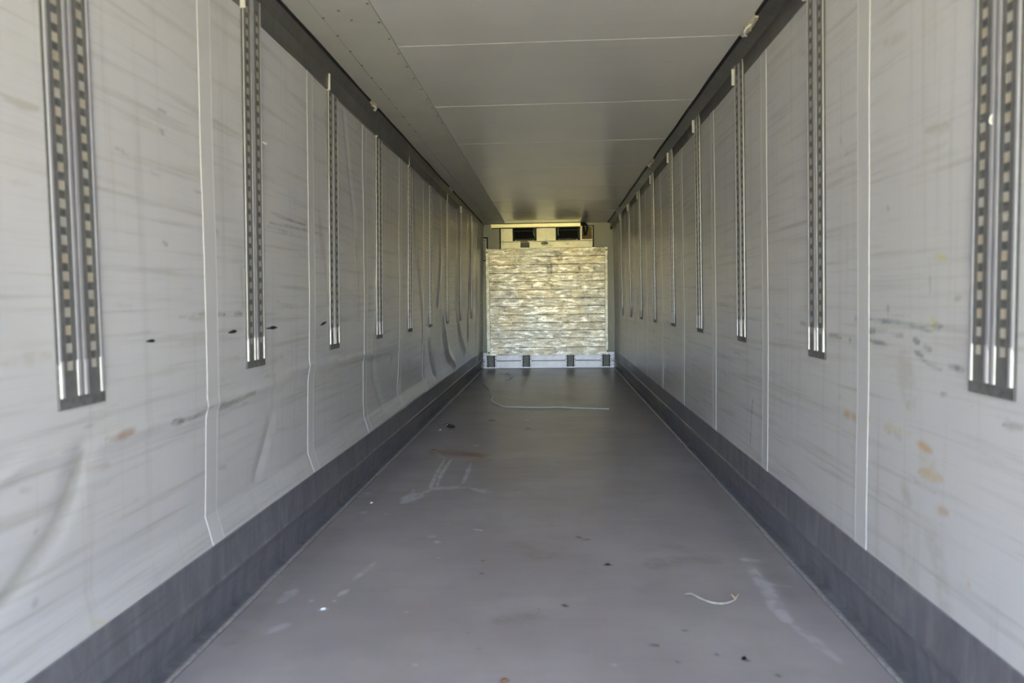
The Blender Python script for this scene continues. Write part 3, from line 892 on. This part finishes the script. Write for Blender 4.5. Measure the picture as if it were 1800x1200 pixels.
# ------------------------------------------------------------------ refrigeration unit
YU = DEP - .05
un = empty('refrigeration_unit', (0, YU, 2.23))
tag(un, 'cream refrigeration unit with two black air outlets above the bulkhead', 'cooling unit')
part(MB().box(-.880, .858, YU + .012, DEP, 2.20, 2.632), 'gasket', M['black_soft'], un)
OUT = [(-.635, -.194, 2.363, 2.610), (.160, .607, 2.363, 2.612)]
fp = MB()
xsplit = [-.857, -.635, -.194, .160, .607, .836]
for q in (0, 2, 4): fp.bbox(xsplit[q], xsplit[q + 1], YU, YU + .03, 2.352, 2.618, .003)
for a, c, z0, z1 in OUT: fp.box(a, c, YU, YU + .03, 2.352, z0)
part(fp, 'upper_panel', M['unit'], un)
part(MB().bbox(-.857, .836, YU - .003, YU + .03, 2.225, 2.347, .003), 'lower_panel', M['unit'], un)
for a, c, z0, z1 in OUT:
    f = MB()
    f.box(a, a + .022, YU - .008, YU + .03, z0, z1); f.box(c - .038, c, YU - .008, YU + .03, z0, z1)
    f.box(a, c, YU - .008, YU + .03, z0, z0 + .035); f.box(a, c, YU - .008, YU + .03, z1 - .012, z1)
    fr = part(f, 'outlet_frame', M['black'], un)
    cav = MB().box(a + .02, c - .036, YU + .030, YU + .034, z0 + .03, z1 - .01)
    cv = cav.build('outlet_cavity', M['dark_cavity'], fr)
    for q in range(5):
        x0 = a + .06 + q * (c - a - .13) / 5
        MB().box(x0, x0 + .006, YU + .012, YU + .029, z0 + .04, z1 - .012).build('vane', M['dark_cavity'], fr)
    MB().box(a + .02, c - .036, YU + .006, YU + .009, z1 - .064, z1 - .060).build('guard_wire', M['ribs'], fr)
    for x0 in (a + .06, c - .06):
        MB().disc((x0, YU - .012, z0 + .012), .007, .005, 10).build('screw', M['white_pl'], fr)
    sx = c - .05 if a < 0 else a + .045
    MB().tube(spline([(sx + .006, YU + .004, z1 - .02), (sx - .004, YU - .002, z1 - .07), (sx - .002, YU - .002, z1 - .11), (sx + .006, YU + .004, z1 - .16)], 5), .008, 8).build('white_latch', M['white_pl'], fr)
part(MB().bbox(.647, .826, YU - .006, YU + .01, 2.388, 2.606, .003), 'plywood_cover', M['brown'], un)
part(MB().box(.641, .648, YU - .007, YU + .01, 2.382, 2.606).box(.641, .828, YU - .007, YU + .01, 2.380, 2.389), 'cover_edge', M['black'], un)
part(MB().box(-.501, -.351, YU - .0055, YU, 2.3405, 2.3585), 'red_sticker', M['red'], un)
part(MB().box(-.494, -.326, YU - .0050, YU, 2.242, 2.334), 'printed_sticker', M['grey_label'], un)
part(MB().box(.345, .399, YU - .0045, YU, 2.285, 2.300), 'small_sticker', M['grey_label'], un)
for x, z in ((-.815, 2.560), (-.812, 2.368), (-.810, 2.315), (-.016, 2.374), (.788, 2.318)):
    part(MB().disc((x, YU - .010, z), .010, .008, 12), 'screw', M['ribs'], un)
bd = part(MB().disc((-.048, YU - .007, 2.314), .069, .005, 40, rz=.029), 'oval_badge', M['navy'], un)


def text_mesh(body, size, mat, name, x, y, z, shear=0., sx=1., parent=None):
    c = bpy.data.curves.new(name, 'FONT')
    c.body = body; c.size = size; c.align_x = 'CENTER'; c.align_y = 'CENTER'; c.shear = shear; c.extrude = .0006; c.resolution_u = 3
    tmp = bpy.data.objects.new('tmp_text', c); COL.objects.link(tmp)
    dg = bpy.context.evaluated_depsgraph_get()
    me = bpy.data.meshes.new_from_object(tmp.evaluated_get(dg))
    bpy.data.objects.remove(tmp); bpy.data.curves.remove(c)
    me.transform(Matrix.Translation((x, y, z)) @ Matrix.Rotation(math.radians(90), 4, 'X') @ Matrix.Diagonal((sx, 1, 1, 1)))
    me.materials.clear(); me.materials.append(mat)
    o = bpy.data.objects.new(name, me); COL.objects.link(o); o.parent = parent
    return o


ring = MB()
rp = [(-.048 + .060 * math.cos(2 * math.pi * k / 40), YU - .0075, 2.314 + .0235 * math.sin(2 * math.pi * k / 40)) for k in range(41)]
ring.tube(rp, .0014, 6); ring.build('badge_rim', M['silver'], bd)
text_mesh('Carrier', .034, M['silver'], 'badge_lettering', -.048, YU - .0080, 2.315, .3, 1.05, bd)
tl = text_mesh('TRANSICOLD', .034, M['navy'], 'maker_lettering', -.005, YU - .0040, 2.268, 0, 1.02, un)
tl.location = tuple(-v for v in un.location)

# header bar under the ceiling
hb = empty('header_bar', (-.2, DEP - .12, 2.60))
tag(hb, 'long cream sheet metal bar fixed under the ceiling above the cooling unit', 'bar')
b = MB().bbox(-1.026, .612, DEP - .125, DEP - .09, 2.602, 2.672, .004)
o = part(b, 'face', M['bar'], hb)
part(MB().box(-1.026, .612, DEP - .09, DEP - .052, 2.664, 2.674), 'top_flange', M['unit'], hb)
part(MB().box(-1.034, -1.024, DEP - .128, DEP - .052, 2.592, 2.674), 'end_cap', M['white_pl'], hb)
part(MB().box(-1.022, .612, DEP - .120, DEP - .06, 2.592, 2.602), 'lower_shadow_strip', M['black'], hb)  # black strip drawn in as the shadow line under the bar
for x in (-.95, .55):
    part(MB().box(x, x + .05, DEP - .056, DEP - .0005, 2.64, 2.674), 'fixing_tab', M['unit'], hb)

# black hose beside the bar
yh = DEP - .10
hs = spline([(.625, yh + .03, 2.668), (.665, yh, 2.662), (.705, yh - .01, 2.645), (.735, yh, 2.60), (.732, yh, 2.54), (.71, yh + .005, 2.49), (.692, yh + .01, 2.468)], 8)
ho = empty('rubber_hose', (.70, yh, 2.44)); tag(ho, 'black rubber hose looping down at the right end of the cream bar', 'hose')
part(MB().tube(hs, .017, 12), 'outer_hose', M['black'], ho, True)
part(MB().tube(spline([(.63, yh + .02, 2.65), (.665, yh + .01, 2.63), (.672, yh, 2.57), (.676, yh, 2.51), (.690, yh + .01, 2.465)], 8), .018, 12), 'inner_hose', M['black'], ho, True)
part(MB().box(.614, .70, yh + .02, DEP - .06, 2.625, 2.674), 'hose_inlet', M['black'], ho)
part(MB().tube([(.665, yh + .012, 2.448), (.70, yh + .012, 2.462), (.732, yh + .012, 2.470)], .016, 10), 'hose_clamp', M['black'], ho)

# oval marker fittings in the upper corners
for x, z, w_, lb in ((-1.2, 2.583, .020, 'black oval fitting in the upper left corner of the far wall'), (1.180, 2.594, .022, 'black oval fitting in the upper right corner of the far wall')):
    r = empty('oval_fitting', (x, DEP - .02, z - .05)); tag(r, lb, 'fitting', 'oval fittings on the far wall')
    part(MB().disc((x, DEP - .034, z), w_, .034, 20, rz=.050), 'housing', M['black'], r)
    part(MB().disc((x, DEP - .038, z + .018), w_ * .5, .006, 14), 'lens', M['ribs'], r)

# load chart on the far wall
sg = empty('wall_chart', (-1.153, DEP - .01, 2.009)); tag(sg, 'narrow black framed chart with white grid beside the cooling unit', 'sign')
part(MB().bbox(-1.205, -1.099, DEP - .016, DEP - .001, 2.009, 2.449, .003), 'frame', M['black'], sg)
part(MB().box(-1.188, -1.125, DEP - .0185, DEP - .015, 2.028, 2.424), 'sheet', M['white_pl'], sg)
for k in range(9):
    part(MB().box(-1.183, -1.146 - .006 * (k % 2), DEP - .0195, DEP - .018, 2.040 + k * .042, 2.040 + k * .042 + .026), 'chart_field', M['grey_label'], sg)

# ------------------------------------------------------------------ loose things
def floor_tube(name, pix, r, mat, label, cat, jit=0., lift=None, flat=0.):
    pts = [onF(*q) for q in pix]
    P = spline([(x, y, r + .0025 + (lift[i] if lift else 0)) for i, (x, y) in enumerate(pts)], 6)
    rd = random.Random(7)
    P = [p + Vector((rd.uniform(-jit, jit), rd.uniform(-jit, jit), 0)) for p in P]
    mb = MB().tube(P, r, 8)
    if flat: mb.v = [(v[0], v[1], .0016 + v[2] * flat) for v in mb.v]     # flat twine lying on the floor
    o = mb.build(name, mat, None, True)
    return tag(o, label, cat)


cz = lambda L: [(820 + a / 5.455, 520 + c / 5.455) for a, c in L]
floor_tube('string', cz([(165, 855), (205, 885), (225, 920), (225, 945), (245, 975), (248, 1020), (300, 1045), (375, 1068), (500, 1072), (700, 1076), (880, 1072), (1050, 1080), (1200, 1085), (1365, 1090)]),
           .0105, M['string'], 'long white string lying across the floor before the bulkhead', 'string', .006, None, .62)
floor_tube('string', cz([(395, 735), (392, 750), (430, 770), (432, 785), (405, 803), (370, 808)]), .0100, M['string'],
           'short curled white string near the far left corner of the floor', 'string', .006, None, .3)
# peeled strip
ps = empty('peeled_strip', (*onF(1250, 1055), 0)); tag(ps, 'curled pale strip with a splintered tan end on the floor at right', 'debris')
pp = [onF(*q) for q in ((1203, 1047), (1215, 1049), (1230, 1055), (1250, 1061), (1272, 1063), (1290, 1059), (1297, 1053))]
hh = [.006, .014, .010, .006, .006, .010, .016]
sp = spline([(x, y, h) for (x, y), h in zip(pp, hh)], 6)
mb = MB()
for i in range(len(sp) - 1):
    w = .0035 * (.6 + .6 * math.sin(math.pi * (i + .5) / len(sp)))
    a, c = sp[i], sp[i + 1]
    u = Vector((0, 1, .9)).normalized() * w
    mb.quad(a - u, c - u, c + u, a + u); k = Vector((0, -.0014, .0014)); mb.quad(a + u + k, c + u + k, c - u + k, a - u + k)
    mb.quad(a - u, a - u + k, c - u + k, c - u); mb.quad(a + u, c + u, c + u + k, a + u + k)
part(mb, 'strip', M['peel'], ps)
e = Vector((*onF(1293, 1057), .010))
for dx, dz in ((-.018, .020), (.014, .022), (.002, .012)):
    part(MB().tube([e, e + Vector((dx * .6, .004, dz * .7)), e + Vector((dx, .004, dz))], .0028, 6, [1, .9, .4]), 'splinter', M['peel_tan'], ps)

# small scraps on the floor
rd = random.Random(11)


def scrap(name, px, py, mat, l, w, ang, label, cat):
    x, y = onF(px, py)
    mb = MB(); n = 5
    ring = [(l * math.cos(2 * math.pi * k / 7) * rd.uniform(.7, 1.1), w * math.sin(2 * math.pi * k / 7) * rd.uniform(.6, 1.1)) for k in range(7)]
    b = len(mb.v)
    for zz, s in ((.0005, 1), (.004, .9), (.0065, .45)):
        mb.v += [(px_ * s, py_ * s, zz + (rd.uniform(0, .0025) if zz > .003 else 0)) for px_, py_ in ring]
    for q in range(2):
        for k in range(7):
            j = (k + 1) % 7
            mb.f.append((b + q * 7 + k, b + q * 7 + j, b + q * 7 + 7 + j, b + q * 7 + 7 + k)); mb.m.append(0)
    mb.f.append(tuple(b + 14 + k for k in range(7))); mb.m.append(0)
    o = mb.build(name, mat); o.location = (x, y, .0005); o.rotation_euler = (0, 0, ang)
    return tag(o, label, cat)


scrap('white_chip', 568, 1071, M['string'], .012, .006, .3, 'bright white chip on the floor near the left skirting', 'debris')
scrap('white_chip', 653, 884, M['string'], .012, .009, .8, 'small white crumb on the floor beside the chalky smears', 'debris')
scrap('leaf_scrap', 1069, 993, M['bolt'], .014, .006, .1, 'small dark leaf scrap in the middle of the floor', 'debris')
scrap('leaf_scrap', 1308, 1158, M['bolt'], .012, .008, .5, 'dark leaf scrap on the floor nearest the lower right', 'debris')
scrap('rust_flake', 886, 1196, M['rust'], .012, .007, .2, 'reddish rust flake on the floor at the bottom edge', 'debris')
floor_tube('straw', [(690 + 142, 931), (840, 932), (848, 933)], .0022, M['peel'], 'thin pale straw lying on the middle of the floor', 'straw')
floor_tube('straw', [(897, 864), (905, 866), (912, 867)], .0026, M['peel'], 'thin pale straw further back beside the chalky smear', 'straw')
floor_tube('wire_scrap', [(783, 746), (792, 748), (799, 751), (792, 752), (785, 749)], .0045, M['bolt'], 'black wire scrap on the floor near the left skirting', 'debris', .004)
scrap('white_chip', 786, 747, M['string'], .016, .012, .2, 'white crumb beside the black wire scrap', 'debris')
scrap('white_chip', 774, 756, M['string'], .016, .012, .9, 'white crumb just in front of the black wire scrap', 'debris')


# foam tufts squeezed out of the ceiling seal
def tuft(x, y, L, s, label):
    r = empty('foam_tuft', (x, y, HC - .03)); tag(r, label, 'foam', 'foam tufts at the ceiling seals')
    q = random.Random(int(y * 100))
    mb = MB(); n, mseg = 9, 12
    b = 0
    for i in range(mseg + 1):
        t_ = i / mseg
        for k in range(n):
            a = 2 * math.pi * k / n
            rr = (.010 + .012 * math.sin(math.pi * t_)) * q.uniform(.55, 1.25)
            mb.v.append((x + rr * math.cos(a) + s * .004, y + (t_ - .5) * L, HC - .010 + rr * .8 * math.sin(a)))
    for i in range(mseg):
        for k in range(n):
            j = (k + 1) % n
            mb.f.append((i * n + k, i * n + j, (i + 1) * n + j, (i + 1) * n + k)); mb.m.append(0)
    mb.f.append(tuple(range(n))[::-1]); mb.f.append(tuple(mseg * n + k for k in range(n))); mb.m += [0, 0]
    part(mb, 'torn_foam', M['foam'], r)
    c = spline([(x, y - L * .2, HC - .016), (x - s * .022, y - L * .05, HC - .034), (x - s * .006, y + L * .12, HC - .045), (x + s * .008, y + L * .25, HC - .030), (x, y + L * .4, HC - .020)], 5)
    part(MB().tube(c, .005, 6), 'loose_thread', M['string'], r, True)


tuft(-1.168, TL[0] - .03, .17, -1, 'pale foam tuft at the left ceiling seal above the third and fourth rails')
tuft(-1.168, TL[1] - .02, .26, -1, 'pale foam tuft at the left ceiling seal above the seventh rail')
tuft(-1.168, DEP - .30, .22, -1, 'pale foam tuft in the far upper left corner of the ceiling')
tuft(1.118, TR[0] - .02, .27, 1, 'largest torn foam tuft at the right ceiling seal near the camera')
tuft(1.118, TR[1] - .03, .34, 1, 'pale foam tuft halfway along the right ceiling seal')
tuft(1.118, TR[2] - .03, .40, 1, 'pale foam tuft near the far end of the right ceiling seal')

# little white ties caught in the rails
for px, py, f, sx, hor, lb in ((455, 252, onL, 1, 1, 'white plastic tie caught in the second load rail on the left'), (1751.5, 210, onR, -1, 0, 'white plastic clip caught in the nearest load rail on the right')):
    y, z = f(px, py)
    x = (float(surf_L(y, z)) if sx > 0 else float(surf_R(y, z))) + sx * .0125
    if hor:
        P = [(x - sx * .006, y - .016, z + .003), (x, y - .005, z), (x + sx * .003, y + .006, z - .002), (x - sx * .004, y + .014, z - .003)]
    else:
        P = [(x - sx * .004, y, z + .012), (x, y, z + .004), (x, y + .001, z - .005), (x - sx * .004, y, z - .012)]
    o = MB().tube(spline(P, 4), .0036, 8).build('plastic_tie', M['white_pl'], None, True)
    tag(o, lb, 'tie')
